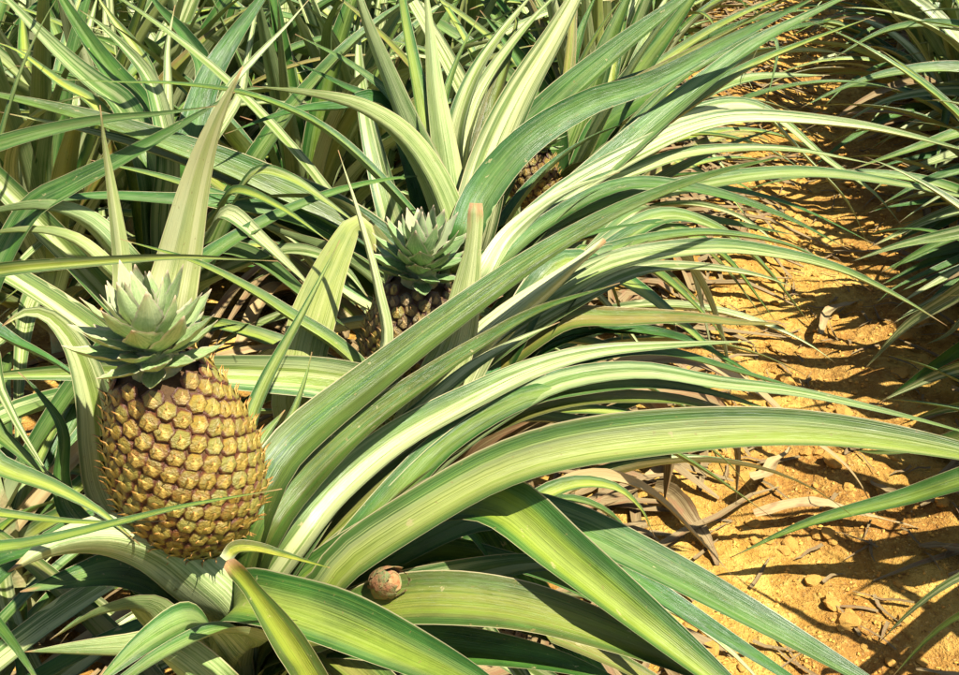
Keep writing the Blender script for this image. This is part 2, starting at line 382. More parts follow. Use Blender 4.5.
def make_fruit(plant, center, axis, Rr, Hh, n_eye, rnd, crown_scale=1.0, n_crown=44, pale=0.0, unripe=0.0):
    """fruit (> eye) and crown (> crown_leaf) as parts of the plant"""
    q = Vector((0, 0, 1)).rotation_difference(axis.normalized())
    base = center - axis.normalized() * Hh / 2
    M = Matrix.Translation(base - plant.location) @ q.to_matrix().to_4x4()
    ns, nr = 32, 26; V = []; Fc = []
    for j in range(nr + 1):
        t = j / nr; r = fruit_r(t, Rr) * 0.975
        if j in (0, nr): r *= 0.5
        for k in range(ns):
            a = 2 * math.pi * k / ns; V.append((r * math.cos(a), r * math.sin(a), t * Hh))
    for j in range(nr):
        for k in range(ns): Fc.append((j * ns + k, j * ns + (k + 1) % ns, (j + 1) * ns + (k + 1) % ns, (j + 1) * ns + k))
    Fc.append(tuple(reversed(range(ns)))); Fc.append(tuple(nr * ns + k for k in range(ns)))
    me = bpy.data.meshes.new('fruit'); me.from_pydata(V, [], Fc); me.materials.append(M_CORE)
    me.polygons.foreach_set('use_smooth', [True] * len(Fc))
    fruit = link('fruit', me, plant, M)
    # eyes on a phyllotactic spiral, evenly spaced by surface area
    T = [i / 400 for i in range(401)]; A = [0.0]
    for a, b in zip(T, T[1:]):
        ra, rb = fruit_r(a, Rr), fruit_r(b, Rr); A.append(A[-1] + math.pi * (ra + rb) * math.hypot((b - a) * Hh, rb - ra))
    s = math.sqrt(A[-1] / n_eye / 2.598) * 1.07
    for i in range(n_eye):
        goal = A[-1] * (i + 0.5) / n_eye
        j = next(k for k in range(401) if A[k] >= goal); t = T[j]
        r = fruit_r(t, Rr); dr = (fruit_r(min(1, t + .01), Rr) - fruit_r(max(0, t - .01), Rr)) / (0.02 * Hh)
        a = i * 2.399963
        er = Vector((math.cos(a), math.sin(a), 0))
        nrm = (er - Vector((0, 0, 1)) * dr).normalized()
        up = (Vector((0, 0, 1)) - nrm * nrm.z).normalized(); sd = up.cross(nrm)
        sc = s * rnd.uniform(0.90, 1.08) * (1 - 0.12 * max(0, t - 0.85) / 0.15)
        rot = Matrix((sd, up, nrm)).transposed().to_4x4()
        mw = Matrix.Translation(er * r * 0.985 + Vector((0, 0, t * Hh))) @ rot @ Matrix.Rotation(R(rnd.uniform(-16, 16)), 4, 'Z') @ Matrix.Rotation(R(rnd.uniform(-9, 9)), 4, 'X') @ Matrix.Diagonal((sc * 1.02, sc * 0.98, sc * rnd.uniform(0.75, 1.05), 1))
        e = link('eye', EYE, fruit, mw); e.color = (min(1, max(0, unripe + rnd.uniform(-.25, .25) * (unripe > 0) + (0.35 * rnd.random() if t > 0.9 else 0))), rnd.random() ** 2 * .6, 0, 1)  # topmost eyes tinted darker: shade under the crown put into the colour
    # crown
    Mc = Matrix.Translation(base + axis.normalized() * (Hh * 0.99 + 0.006) - plant.location) @ q.to_matrix().to_4x4()
    bm = bmesh.new(); bmesh.ops.create_cone(bm, cap_ends=True, segments=14, radius1=0.022 * crown_scale, radius2=0.010 * crown_scale, depth=0.05 * crown_scale)
    bmesh.ops.translate(bm, verts=bm.verts, vec=(0, 0, 0.02 * crown_scale))
    cm = bpy.data.meshes.new('crown'); bm.to_mesh(cm); bm.free(); cm.materials.append(M_STEM)
    crown = link('crown', cm, plant, Mc)
    for i in range(n_crown):
        f = i / (n_crown - 1); lev = min(6, int(f * 7))
        me = crown_variant(lev)[i % 2]
        a = i * 2.399963 + rnd.uniform(-.15, .15)
        mw = Matrix.Rotation(a, 4, 'Z') @ Matrix.Translation((0.019 * (1 - f * 0.75) * crown_scale, 0, (0.001 + f * 0.042) * crown_scale)) @ Matrix.Rotation(R(rnd.uniform(-9, 2)), 4, 'Y') @ Matrix.Rotation(R(rnd.uniform(-10, 10)), 4, 'X') @ Matrix.Scale(crown_scale * rnd.uniform(0.9, 1.1), 4)
        o = link('crown_leaf', me, crown, mw); o.color = (min(1, unripe), max(0, min(1, pale + (0.6 if f > 0.7 else 0.12) * rnd.random())), 0, 1)
    # stalk
    return fruit

def stem_mesh(h, r0, r1):
    bm = bmesh.new(); prev = None
    for i in range(9):
        f = i / 8; ring = []
        for k in range(12):
            a = k * math.pi / 6; rr = (r0 + (r1 - r0) * f) * (1 + 0.10 * math.sin(i * 2.2 + k))
            ring.append(bm.verts.new((rr * math.cos(a), rr * math.sin(a), -0.03 + (h + 0.03) * f)))
        if prev:
            for k in range(12): bm.faces.new((prev[k], prev[(k + 1) % 12], ring[(k + 1) % 12], ring[k]))
        prev = ring
    bm.faces.new(prev)
    me = bpy.data.meshes.new('stem'); bm.to_mesh(me); bm.free(); me.materials.append(M_STEM)
    me.polygons.foreach_set('use_smooth', [True] * len(me.polygons)); return me
STEM_SHORT = stem_mesh(0.30, 0.030, 0.020)

# ------------------------------------------------------------------ generic leaf shapes
def generic_leaf(seed, th0, th1, L, Wd, p=1.3):
    rs = random.Random(seed); n = 22
    sway = rs.uniform(-0.5, 0.5); tw = rs.uniform(-0.6, 0.6)
    pts = []; nn = []; ss = []; ws = []; P = Vector((0, 0, 0)); yaw = 0
    for i in range(n):
        v = i / (n - 1); th = R(th0 + (th1 - th0) * v ** p); yaw = sway * v * v
        h = Vector((math.cos(yaw), math.sin(yaw), 0)); T = h * math.cos(th) + Vector((0, 0, math.sin(th)))
        N = -h * math.sin(th) + Vector((0, 0, math.cos(th))); S = N.cross(T)
        q = Quaternion(T, tw * v + rs.uniform(-.03, .03))
        pts.append(P.copy()); nn.append(q @ N); ss.append(-(q @ S)); ws.append(max(0.0012, Wd * profile(v, 1.0, 0.30, 1.3)))
        P = P + T * (L / (n - 1))
    ss = [-s for s in ss]
    # keep the upper face on the normal's side
    return ribbon('leaf', pts, [(-s) for s in ss], nn, ws, 0.42, 0.0016, [M_TOP, M_UND], 0.015, seed, 7)
GEN = {'up': [], 'mid': [], 'low': []}
for k in range(10):
    r_ = random.Random(900 + k)
    GEN['up'].append(generic_leaf(100 + k, r_.uniform(62, 84), r_.uniform(30, 68), r_.uniform(.62, .84), r_.uniform(.050, .064), 1.6))
    GEN['mid'].append(generic_leaf(200 + k, r_.uniform(56, 72), r_.uniform(-18, 28), r_.uniform(.74, .95), r_.uniform(.046, .060), 1.35))
    GEN['low'].append(generic_leaf(300 + k, r_.uniform(34, 54), r_.uniform(-55, -25), r_.uniform(.60, .85), r_.uniform(.032, .046), 1.2))

def leaf_colour(rnd, bias=0.0):
    k = rnd.random()
    if k < 0.34: c = (rnd.uniform(.0, .35), rnd.uniform(0, .2), 0)
    elif k < 0.70: c = (rnd.uniform(.1, .4), rnd.uniform(.45, .95), 0)  # pale leaves, partly glossy highlights put into their colour
    elif k < 0.95: c = (rnd.uniform(.5, 1), rnd.uniform(0, .35), rnd.uniform(0, .08))
    else: c = (rnd.uniform(.2, .7), rnd.uniform(0, .3), rnd.uniform(.3, .7))
    return (*c, 1)

def fill_leaves(plant, rnd, n, mix=('up', 'mid', 'low'), avoid=None, scale=1.0, z0=0.06, z1=0.26, az0=None, az1=None):
    a0 = rnd.random() * 6.28
    for i in range(n):
        f = i / max(1, n - 1)                     # outer (0) to inner (1)
        kind = mix[min(len(mix) - 1, int((1 - f) * len(mix)))]
        a = a0 + i * 2.399963 + rnd.uniform(-.2, .2)
        if az0 is not None: a = rnd.uniform(az0, az1)
        if avoid and avoid(a, kind): continue
        me = rnd.choice(GEN[kind])
        mw = Matrix.Rotation(a, 4, 'Z') @ Matrix.Translation((0.018, 0, z0 + (z1 - z0) * f)) @ Matrix.Rotation(R(rnd.uniform(-6, 6)), 4, 'Y') @ Matrix.Rotation(R(rnd.uniform(-22, 22)), 4, 'X') @ Matrix.Scale(scale * rnd.uniform(.86, 1.1), 4)
        o = link('leaf', me, plant, mw); o.color = leaf_colour(rnd)
        if kind == 'low' and rnd.random() < .1:
            for sl_ in o.material_slots: sl_.link = 'OBJECT'; sl_.material = M_DRY

# ------------------------------------------------------------------ hero plants
def xy_at(px, py, d): p = at(px, py, d); return p.x, p.y
PLANTS = {}
def plant(key, x, y, label, group=None):
    z = soil_z(x, y); o = empty('pineapple_plant', (x, y, z)); tag(o, label, 'pineapple plant', group); PLANTS[key] = o
    return o
plant('P1', -0.245, 0.69, 'pineapple plant bearing the large ripe golden fruit with a short spiky crown')
plant('P2', -0.083, 1.045, 'pineapple plant whose dark fruit hides behind a blunt cut-tipped upright leaf')
plant('P3', -0.060, 1.44, 'tall upright pineapple plant with pale striped leaves between the two darker fruits')
plant('P4', 0.115, 1.82, 'pineapple plant with only a sliver of small tan fruit showing between its leaves')
plant('P5', -0.62, 0.66, 'fruitless pineapple plant whose narrow leaf tips cross the large golden fruit')
plant('P6', -0.50, 1.42, 'fruitless pineapple plant with two tall pointed leaves behind the large fruit crown')

plant('P0', -0.05, 0.43, 'pineapple plant whose folded yellow-green leaf bends over just below the large golden fruit')
plant('P12', -0.63, 1.04, 'shaded leafy pineapple plant behind the thick leaf curling beside the large golden fruit')
plant('P7', 1.02, 1.27, 'pineapple plant across the furrow dropping a long green leaf tip on the soil')
plant('P8', 1.13, 1.72, 'pineapple plant across the furrow with a bleached drooping leaf over the soil')
plant('P9', 1.28, 2.16, 'pineapple plant across the furrow with pale glossy arching leaves')
plant('P10', 1.40, 2.60, 'pineapple plant across the furrow, next beyond the pale glossy one')
plant('P11', 0.95, 0.84, 'pineapple plant across the furrow whose thin leaf ends overhang the shaded soil')
HERO = []
def L(pl, w, d, pts, col=(.2, .2, 0), k=0.7, roll=0, z=None, start=0.36, power=1.25, blunt=0, fold=0.42, flip=False, base=True, name='leaf', dry=False):
    HERO.append(dict(pl=pl, w=w, d=d, pts=pts, col=col, k=k, roll=roll, z=z, start=start, power=power, blunt=blunt, fold=fold, flip=flip, base=base, name=name, dry=dry))

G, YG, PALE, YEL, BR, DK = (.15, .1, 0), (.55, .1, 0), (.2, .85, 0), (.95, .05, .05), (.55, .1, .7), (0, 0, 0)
# --- plant 1: fan to the right
L('P1', 45, (.88, .80), [(318, 600), (350, 562), (420, 516), (500, 473), (580, 450), (700, 436), (800, 434), (900, 444), (1000, 464), (1090, 500)], (.55, .45, .18), k=.9, start=.55, power=1.6)
L('P1', 37, (.93, 1.16), [(262, 500), (296, 445), (375, 380), (470, 308), (550, 252), (630, 207), (715, 174), (800, 153)], (0, 0, .30), k=.6, start=.3, power=1.1)
L('P1', 33, (.92, 1.08), [(268, 535), (300, 490), (360, 430), (430, 378), (480, 345), (540, 310), (620, 283)], (0, 0, .40), k=.6, start=.3, power=1.1)
L('P1', 30, (.94, 1.16), [(300, 540), (340, 490), (400, 440), (480, 396), (540, 368), (600, 352), (680, 345), (757, 341)], (.25, .9, 0), k=.8)
L('P1', 28, (.95, 1.12), [(300, 545), (330, 500), (370, 460), (420, 415), (470, 370), (520, 340), (560, 322)], (.2, .95, 0), k=.6)
L('P1', 40, (.96, 1.10), [(285, 550), (310, 500), (345, 450), (380, 415), (420, 395)], (.1, 1, 0), k=.4, flip=True)
L('P1', 30, (.97, 1.1), [(260, 520), (290, 470), (330, 420), (370, 380), (400, 350)], (.1, .9, 0), k=.4, flip=True)
L('P1', 27, (.96, 1.14), [(340, 560), (400, 490), (450, 440), (520, 400), (580, 388), (650, 384), (723, 396), (806, 424)], (.25, .15, .1), k=.8)
L('P1', 23, (.98, 1.18), [(380, 520), (440, 460), (500, 415), (560, 383), (640, 372), (720, 384), (800, 393), (900, 415), (1000, 442)], (.2, .5, 0), k=.8)
L('P1', 26, (1.0, 1.18), [(400, 480), (480, 430), (560, 402), (640, 398), (700, 404), (760, 425), (800, 450)], (.3, .1, .6), k=.7)
L('P1', 22, (1.02, 1.2), [(420, 450), (500, 395), (580, 360), (660, 352), (740, 372), (840, 402)], (.1, .1, 0), k=.6)
L('P1', 50, (.92, .74), [(390, 535), (440, 505), (498, 506), (560, 556), (640, 620), (740, 700), (800, 760)], (.6, .1, .05), k=.9, start=.55, power=1.6)
L('P1', 38, (.93, .80), [(430, 535), (500, 512), (570, 525), (660, 568), (760, 622), (880, 690), (940, 730)], (.1, .25, 0), k=.8, start=.55, power=1.6)
L('P1', 26, (.95, .84), [(420, 555), (500, 560), (580, 590), (660, 640), (730, 690)], (.3, .1, 0), k=.7)
L('P1', 48, (.86, .78), [(330, 628), (380, 606), (440, 600), (520, 608), (600, 632), (680, 664), (760, 710)], (.4, .05, .4), k=.9, start=.55, power=1.6)
L('P1', 36, (.89, .84), [(360, 610), (420, 592), (480, 576), (530, 566), (575, 568), (610, 580)], (.35, .6, 0), k=.9, start=.6)
L('P1', 52, (.86, .70), [(235, 600), (275, 605), (330, 622), (400, 652), (480, 690), (560, 740)], (.55, .15, 0), k=.9, start=.55, power=1.6)
L('P1', 40, (.88, .80), [(330, 640), (400, 644), (480, 650), (560, 664), (640, 690)], (.05, 0, .1), k=.8, start=.55, power=1.6)
L('P0', 25, (.82, .72), [(352, 800), (345, 760), (318, 692), (284, 636), (248, 585), (228, 562)], (.7, .05, .3), k=.9, blunt=.5, start=.8, fold=.28)
L('P0', 12, (.725, .76), [(226, 560), (236, 549), (256, 549), (285, 556), (330, 568)], (1, 0, .5), k=.8, base=False, start=.15, power=1.1, fold=.5)
L('P1', 62, (.90, .76), [(232, 612), (200, 580), (158, 549), (108, 536), (55, 545), (8, 572)], (.15, .55, 0), k=1.0, start=.55, power=1.6)
L('P1', 50, (.95, .86), [(215, 640), (170, 590), (120, 572), (70, 580), (20, 592)], (.1, .2, 0), k=.9, start=.55, power=1.6)
L('P1', 44, (.88, .80), [(205, 660), (160, 620), (140, 605), (95, 612), (50, 640)], (.2, .2, 0), k=.9, start=.55, power=1.6)
L('P1', 42, (.86, .74), [(230, 650), (200, 618), (150, 640), (90, 690)], (.15, .3, 0), k=.9, start=.55, power=1.6)
L('P1', 40, (.84, .76), [(215, 690), (165, 650), (120, 648), (60, 650), (25, 652)], (.1, .2, 0), k=.8, start=.55, power=1.6)
L('P1', 30, (.84, .70), [(260, 640), (225, 628), (170, 650), (110, 690), (60, 730)], (.2, .35, 0), k=.6)
# left side of the fruit
L('P1', 42, (.93, .84), [(112, 500), (100, 450), (94, 400), (78, 350), (52, 318), (26, 312), (2, 326)], (.4, .75, 0), k=1.0, start=.55, power=1.6)
L('P1', 26, (.95, .93), [(75, 520), (60, 480), (62, 430), (36, 390), (18, 372)], (.05, .2, 0), k=.8)
L('P1', 20, (.96, 1.0), [(235, 540), (246, 440), (264, 385), (300, 318), (322, 276), (340, 240)], (.5, .4, 0), k=.3, fold=.5)
L('P1', 18, (.98, 1.02), [(250, 520), (262, 470), (290, 420), (305, 380), (312, 352)], (.4, .4, 0), k=.7)
L('P1', 44, (.99, 1.05), [(240, 540), (250, 470), (262, 440), (285, 410)], (.3, .6, 0), k=.7)
L('P1', 17, (1.05, 1.40), [(520, 520), (590, 478), (650, 492), (700, 540), (734, 578)], (0, 0, 1), k=.8, dry=True)
L('P1', 28, (1.0, 1.1), [(500, 530), (560, 488), (610, 486), (640, 508), (655, 538)], (.8, .3, 0), k=.9)
L('P2', 15, (1.25, 1.55), [(600, 400), (680, 390), (722, 410), (737, 450), (736, 505)], (0, 0, 1), k=.9, dry=True, start=.8)
L('P2', 22, (1.22, 1.48), [(560, 410), (620, 390), (655, 410), (668, 450), (664, 505)], (0, 0, 1), k=.9, dry=True, start=.8)
L('P2', 14, (1.3, 1.66), [(640, 360), (740, 380), (800, 430), (850, 470), (880, 520)], (0, 0, 1), k=.8, dry=True)
# --- plant 5 (left, out of frame): tips that cross towards the fruit
L('P5', 26, (.74, .74), [(-60, 545), (0, 548), (60, 537), (120, 522), (190, 505), (282, 489)], YG, k=.8, start=.2, power=1.2)
L('P5', 24, (.76, .745), [(-60, 508), (0, 514), (60, 521), (120, 523), (165, 521)], (.8, .1, 0), k=.8, start=.2)
L('P5', 44, (.80, .82), [(-60, 440), (0, 468), (50, 486), (100, 512), (140, 545)], (.8, .2, 0), k=.8)
L('P5', 34, (.85, .90), [(-30, 420), (0, 436), (40, 470), (70, 490), (100, 505)], (.3, .2, 0), k=.8)
L('P5', 34, (.84, .88), [(-30, 340), (0, 392), (20, 430), (45, 470), (60, 495)], (.1, 1, 0), k=.9, start=.3)
L('P5', 26, (.85, .88), [(-40, 380), (-10, 410), (10, 440), (30, 470)], (.1, 1, 0), k=.9, start=.3)
L('P5', 40, (.70, .62), [(-90, 560), (-30, 600), (10, 640), (50, 700)], (.1, .1, 0), k=.8)
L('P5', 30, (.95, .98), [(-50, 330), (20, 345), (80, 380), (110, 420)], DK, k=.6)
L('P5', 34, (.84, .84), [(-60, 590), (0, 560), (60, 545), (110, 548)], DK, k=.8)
# --- plant 6 : the two tall leaves behind the crown, and the mesh of narrow ones
L('P6', 36, (1.20, 1.10), [(128, 330), (122, 262), (112, 190), (104, 140), (100, 105)], (.6, .6, .1), k=1.1, start=.45, power=1.2, fold=.25)
L('P6', 66, (1.20, 1.08), [(165, 330), (178, 265), (195, 185), (214, 125), (243, 66)], (.7, .75, .25), k=1.1, start=.5, power=1.3, fold=.22)
L('P12', 18, (1.2, 1.0), [(-70, 320), (-45, 282), (0, 270), (90, 262), (180, 257), (278, 261)], (.8, .4, .1), k=1, start=.3)
L('P2', 18, (1.16, 1.1), [(370, 380), (335, 345), (290, 316), (250, 290), (195, 262), (120, 239)], (.5, .2, .1), k=.7)
L('P12', 20, (1.32, 1.22), [(-75, 240), (-50, 165), (0, 144), (60, 128), (110, 119), (160, 114), (222, 105)], (.1, .25, 0), k=.7, start=.4)
L('P12', 24, (1.30, 1.26), [(-10, 290), (28, 214), (70, 186), (120, 160), (170, 132), (235, 92)], (.0, .25, 0), k=.8, start=.5)
L('P3', 24, (1.48, 1.28), [(400, 285), (320, 230), (240, 206), (170, 200), (100, 196), (40, 202), (-30, 212)], (0, .2, 0), k=.8)
L('P6', 30, (1.34, 1.22), [(130, 265), (90, 222), (40, 206), (-20, 214), (-60, 225)], (0, .15, 0), k=.8)
L('P6', 22, (1.34, 1.26), [(120, 280), (75, 240), (20, 230), (-50, 242)], (.5, .2, 0), k=.8)
L('P6', 26, (1.40, 1.25), [(230, 270), (290, 250), (340, 265), (370, 300)], (.2, .6, 0), k=.7)
L('P6', 22, (1.42, 1.25), [(215, 250), (260, 260), (310, 300), (350, 330)], (.1, .3, 0), k=.7)
L('P3', 12, (1.45, 1.32), [(425, 230), (340, 140), (260, 98), (180, 84), (120, 82), (55, 79)], (.4, .1, 0), k=.6)
L('P6', 24, (1.46, 1.62), [(150, 170), (125, 108), (95, 83), (64, 56), (14, 6), (-20, -30)], (.1, .5, 0), k=.9)
L('P6', 26, (1.48, 1.66), [(158, 170), (140, 108), (115, 76), (90, 42), (60, -5), (45, -40)], (.1, .15, 0), k=.9)
L('P6', 20, (1.44, 1.56), [(170, 160), (160, 105), (148, 75), (126, 48), (100, 24), (80, 10)], (.1, .8, 0), k=.9)
L('P6', 18, (1.60, 1.78), [(165, 150), (150, 80), (133, 45), (112, 18), (92, -12)], (.9, .5, 0), k=.9)
L('P6', 18, (1.52, 1.56), [(168, 170), (168, 88), (168, 45), (175, 5)], (.3, .95, 0), k=1)
L('P6', 20, (1.62, 1.8), [(190, 150), (206, 75), (185, 35), (160, 8), (140, -20)], (0, .2, 0), k=.9)
L('P6', 34, (1.50, 1.62), [(185, 170), (205, 90), (228, 46), (262, -2), (285, -35)], (.05, .1, 0), k=1)
L('P6', 14, (1.42, 1.5), [(195, 170), (225, 95), (255, 58), (285, 27), (312, -4)], (.1, 1, 0), k=1)
L('P6', 12, (1.6, 1.7), [(200, 160), (238, 100), (247, 60), (256, 10), (262, -30)], (.1, 1, 0), k=1)
L('P6', 18, (1.50, 1.50), [(130, 160), (95, 105), (60, 82), (20, 52), (-10, 40)], (.9, .3, 0), k=.9)
L('P6', 20, (1.42, 1.28), [(230, 205), (255, 172), (290, 178), (330, 204), (360, 226)], (.7, .5, 0), k=.9)
L('P6', 16, (1.40, 1.26), [(215, 215), (235, 190), (280, 207), (330, 242)], (.8, .2, 0), k=.9)
L('P6', 24, (1.38, 1.22), [(205, 240), (225, 212), (260, 238), (290, 266), (318, 294)], (.2, .9, 0), k=.9)
L('P3', 16, (1.56, 1.46), [(430, 200), (400, 110), (354, 66), (295, 34)], (.1, .3, 0), k=.8)
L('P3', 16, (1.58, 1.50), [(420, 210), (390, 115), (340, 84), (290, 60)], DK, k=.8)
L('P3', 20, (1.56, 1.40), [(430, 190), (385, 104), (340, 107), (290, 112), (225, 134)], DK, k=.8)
# --- plant 2
L('P2', 50, (1.10, 1.07), [(408, 450), (432, 398), (456, 340), (468, 280), (474, 240), (476, 203)], (.5, .5, .1), k=1.1, blunt=.30, start=.45, power=1.9, fold=.18)
L('P2', 44, (1.14, 1.02), [(400, 400), (330, 380), (250, 374), (180, 372), (100, 372), (0, 376), (-60, 384)], (.45, .5, 0), k=1.0)
L('P2', 44, (1.15, 1.18), [(300, 420), (302, 360), (322, 290), (344, 240), (357, 222), (370, 232), (376, 262)], (.9, .3, .1), k=1.0, start=.65, fold=.2)
L('P2', 16, (1.12, 1.08), [(350, 420), (385, 350), (378, 290), (360, 220), (338, 150)], (.3, .8, 0), k=.8, start=.3)
L('P2', 24, (1.2, 1.16), [(392, 420), (385, 340), (388, 290), (380, 250), (372, 225)], (.6, .3, 0), k=.8)
L('P2', 36, (1.14, 1.15), [(440, 430), (478, 352), (510, 318), (560, 277), (605, 240)], (.35, 1, 0), k=1.0, start=.6, blunt=.2)
L('P2', 20, (1.16, 1.18), [(470, 380), (510, 325), (560, 285), (610, 255)], (.2, .8, 0), k=.8)
L('P2', 24, (1.16, 1.30), [(480, 345), (560, 292), (620, 262), (707, 249), (773, 254), (840, 270), (900, 298), (947, 326)], (.3, .6, .1), k=.8)
L('P2', 20, (1.18, 1.32), [(500, 350), (570, 306), (640, 272), (700, 268), (760, 276), (800, 290)], (.3, .8, .1), k=.7)
L('P2', 26, (1.18, 1.30), [(500, 365), (560, 322), (620, 318), (690, 318), (740, 323), (790, 324)], (.2, .05, .8), k=.8, start=.4)
L('P2', 34, (1.18, 1.34), [(480, 400), (540, 290), (580, 262), (640, 290), (700, 340), (748, 382)], (.55, .2, 0), k=.8)
L('P2', 28, (1.20, 1.40), [(520, 360), (580, 280), (620, 255), (660, 275), (700, 310), (730, 345)], (.4, .3, 0), k=.7)
L('P2', 24, (1.25, 1.52), [(560, 300), (640, 235), (690, 235), (730, 262), (760, 300), (778, 325)], (.4, .2, 0), k=.8)
L('P2', 22, (1.25, 1.55), [(560, 290), (650, 220), (710, 225), (760, 262), (812, 326)], (.4, .45, 0), k=.8)
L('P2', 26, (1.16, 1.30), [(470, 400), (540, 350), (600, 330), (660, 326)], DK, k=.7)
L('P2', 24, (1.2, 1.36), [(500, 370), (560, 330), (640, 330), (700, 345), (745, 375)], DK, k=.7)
# --- plant 3 : upright rosette
L('P3', 40, (1.46, 1.42), [(452, 250), (425, 175), (390, 85), (362, 10), (345, -60)], (.1, .45, 0), k=.9)
L('P3', 34, (1.45, 1.45), [(452, 250), (432, 160), (414, 70), (400, -10), (392, -80)], (.5, .35, 0), k=.9)
L('P3', 28, (1.44, 1.46), [(456, 250), (448, 170), (436, 90), (430, 30), (424, -30)], (.3, .4, 0), k=.9)
L('P3', 30, (1.46, 1.52), [(458, 250), (454, 150), (470, 85), (500, 35), (540, -15)], (.4, .8, 0), k=.9)
L('P3', 22, (1.47, 1.54), [(462, 250), (462, 160), (480, 95), (520, 35), (570, -20)], (.2, .9, 0), k=.8)
L('P3', 44, (1.42, 1.50), [(470, 250), (490, 165), (520, 95), (555, 35), (590, -30), (610, -70)], (.3, 1, .12), k=1.0)
L('P3', 32, (1.42, 1.28), [(455, 260), (438, 195), (405, 140), (360, 108), (310, 94), (250, 86)], (.35, .3, .05), k=.9, start=.4)
L('P3', 34, (1.38, 1.50), [(462, 248), (482, 195), (526, 142), (588, 103), (650, 82), (730, 40), (830, -10)], (.1, .15, 0), k=1.0)
L('P3', 36, (1.52, 1.60), [(470, 250), (506, 170), (555, 108), (620, 50), (690, -5), (740, -40)], (.1, .25, 0), k=.9)
L('P3', 28, (1.42, 1.62), [(530, 230), (600, 170), (660, 118), (710, 78), (757, 43), (820, 10), (880, -20)], (.05, .3, 0), k=.9)
L('P3', 24, (1.40, 1.60), [(480, 268), (560, 198), (640, 152), (700, 126), (757, 118), (850, 125), (917, 138), (1000, 160)], (.2, 1, 0), k=.8)
L('P3', 22, (1.38, 1.60), [(500, 270), (580, 215), (673, 190), (773, 174), (850, 176), (959, 196), (1020, 215)], (.3, .4, .1), k=.8)
L('P3', 20, (1.38, 1.56), [(500, 275), (570, 200), (640, 170), (700, 152), (790, 150), (880, 165)], (.3, .7, 0), k=.8)
L('P3', 22, (1.36, 1.5), [(480, 285), (540, 228), (620, 186), (700, 190), (780, 215), (850, 250)], (.1, .2, 0), k=.8)
L('P3', 24, (1.36, 1.52), [(490, 290), (570, 238), (650, 216), (720, 222), (800, 236)], (.1, .1, .1), k=.8)
L('P3', 28, (1.36, 1.42), [(480, 285), (510, 235), (560, 195), (620, 172)], (.2, 1, 0), k=.9)
L('P3', 40, (1.5, 1.35), [(430, 290), (350, 228), (270, 188), (200, 158), (100, 122), (0, 96), (-60, 85)], (.15, .1, .2), k=.8)
L('P3', 26, (1.5, 1.38), [(420, 300), (340, 236), (260, 195), (180, 160), (90, 132), (0, 112)], (.3, .75, 0), k=.8)
L('P3', 24, (1.5, 1.36), [(410, 300), (330, 246), (250, 210), (170, 180), (90, 160)], (.4, .2, 0), k=.8)
L('P3', 22, (1.46, 1.38), [(420, 300), (370, 230), (330, 200), (270, 196), (210, 204)], (.4, .1, .35), k=.7)
L('P3', 24, (1.48, 1.38), [(410, 310), (350, 260), (290, 235), (220, 212)], (.1, .2, 0), k=.7)
L('P3', 26, (1.48, 1.38), [(400, 320), (340, 290), (290, 240), (240, 215), (200, 205)], (.2, .7, 0), k=.7)
# --- plant 4
L('P4', 14, (1.75, 1.72), [(600, 160), (680, 80), (745, 45), (776, 40), (774, 70), (762, 114)], (.2, .2, 0), k=.9, start=.3)
L('P4', 18, (1.78, 1.95), [(600, 170), (690, 115), (760, 108), (827, 160), (873, 192), (904, 228)], (.3, .8, 0), k=.8)
L('P4', 26, (1.95, 1.95), [(575, 190), (600, 130), (640, 98), (707, 58), (773, 33), (845, 18)], (.1, .1, 0), k=.8)
L('P4', 34, (1.98, 1.95), [(555, 190), (585, 110), (610, 40), (640, -30)], (.2, .3, 0), k=.9)
L('P4', 30, (1.98, 1.95), [(575, 190), (620, 100), (670, 30), (720, -40)], (.3, .2, 0), k=.9)
L('P4', 26, (1.80, 1.9), [(580, 190), (660, 120), (740, 80), (830, 75)], (.3, .5, 0), k=.8)
L('P4', 26, (1.95, 1.88), [(550, 180), (550, 120), (520, 60), (480, 10)], (.1, .1, 0), k=.8)
L('P4', 26, (1.80, 1.72), [(580, 220), (590, 175), (610, 145), (640, 140)], (.3, .9, 0), k=.9)

# --- plants across the furrow
L('P7', 24, (1.42, 1.56), [(1060, 470), (1000, 470), (950, 484), (900, 500), (807, 524), (730, 558)], (.35, .1, 0), k=.8, z=.1)
L('P7', 18, (1.22, 1.36), [(1040, 550), (1000, 560), (950, 582), (910, 612), (878, 644)], (.1, .6, .1), k=.6, z=.1)
L('P7', 16, (1.18, 1.32), [(1050, 580), (1000, 596), (940, 628), (885, 685)], (.1, .1, .5), k=.6, z=.1)
L('P7', 26, (1.4, 1.62), [(1060, 400), (1000, 420), (950, 440), (890, 452), (850, 450)], (.2, .2, .3), k=.7, z=.1)
L('P8', 22, (1.75, 1.95), [(1040, 280), (980, 285), (945, 303), (905, 328), (862, 372)], (0, .8, .45), k=.8, z=.1)
L('P8', 26, (1.62, 1.84), [(1050, 355), (990, 362), (940, 374), (875, 404)], (.2, .9, 0), k=.8, z=.1)
L('P8', 24, (1.66, 1.9), [(1050, 320), (990, 335), (940, 362), (880, 404)], DK, k=.7, z=.1)
L('P8', 24, (1.6, 1.8), [(1050, 395), (1000, 400), (940, 410), (900, 425)], (.2, .8, 0), k=.7, z=.1)
L('P8', 26, (1.75, 1.9), [(1080, 250), (1010, 225), (960, 235), (900, 246), (850, 262)], (.2, .8, 0), k=.7, z=.12)
L('P9', 22, (2.1, 2.2), [(1060, 190), (1000, 200), (930, 220), (868, 248)], (.2, .9, 0), k=.7, z=.12)
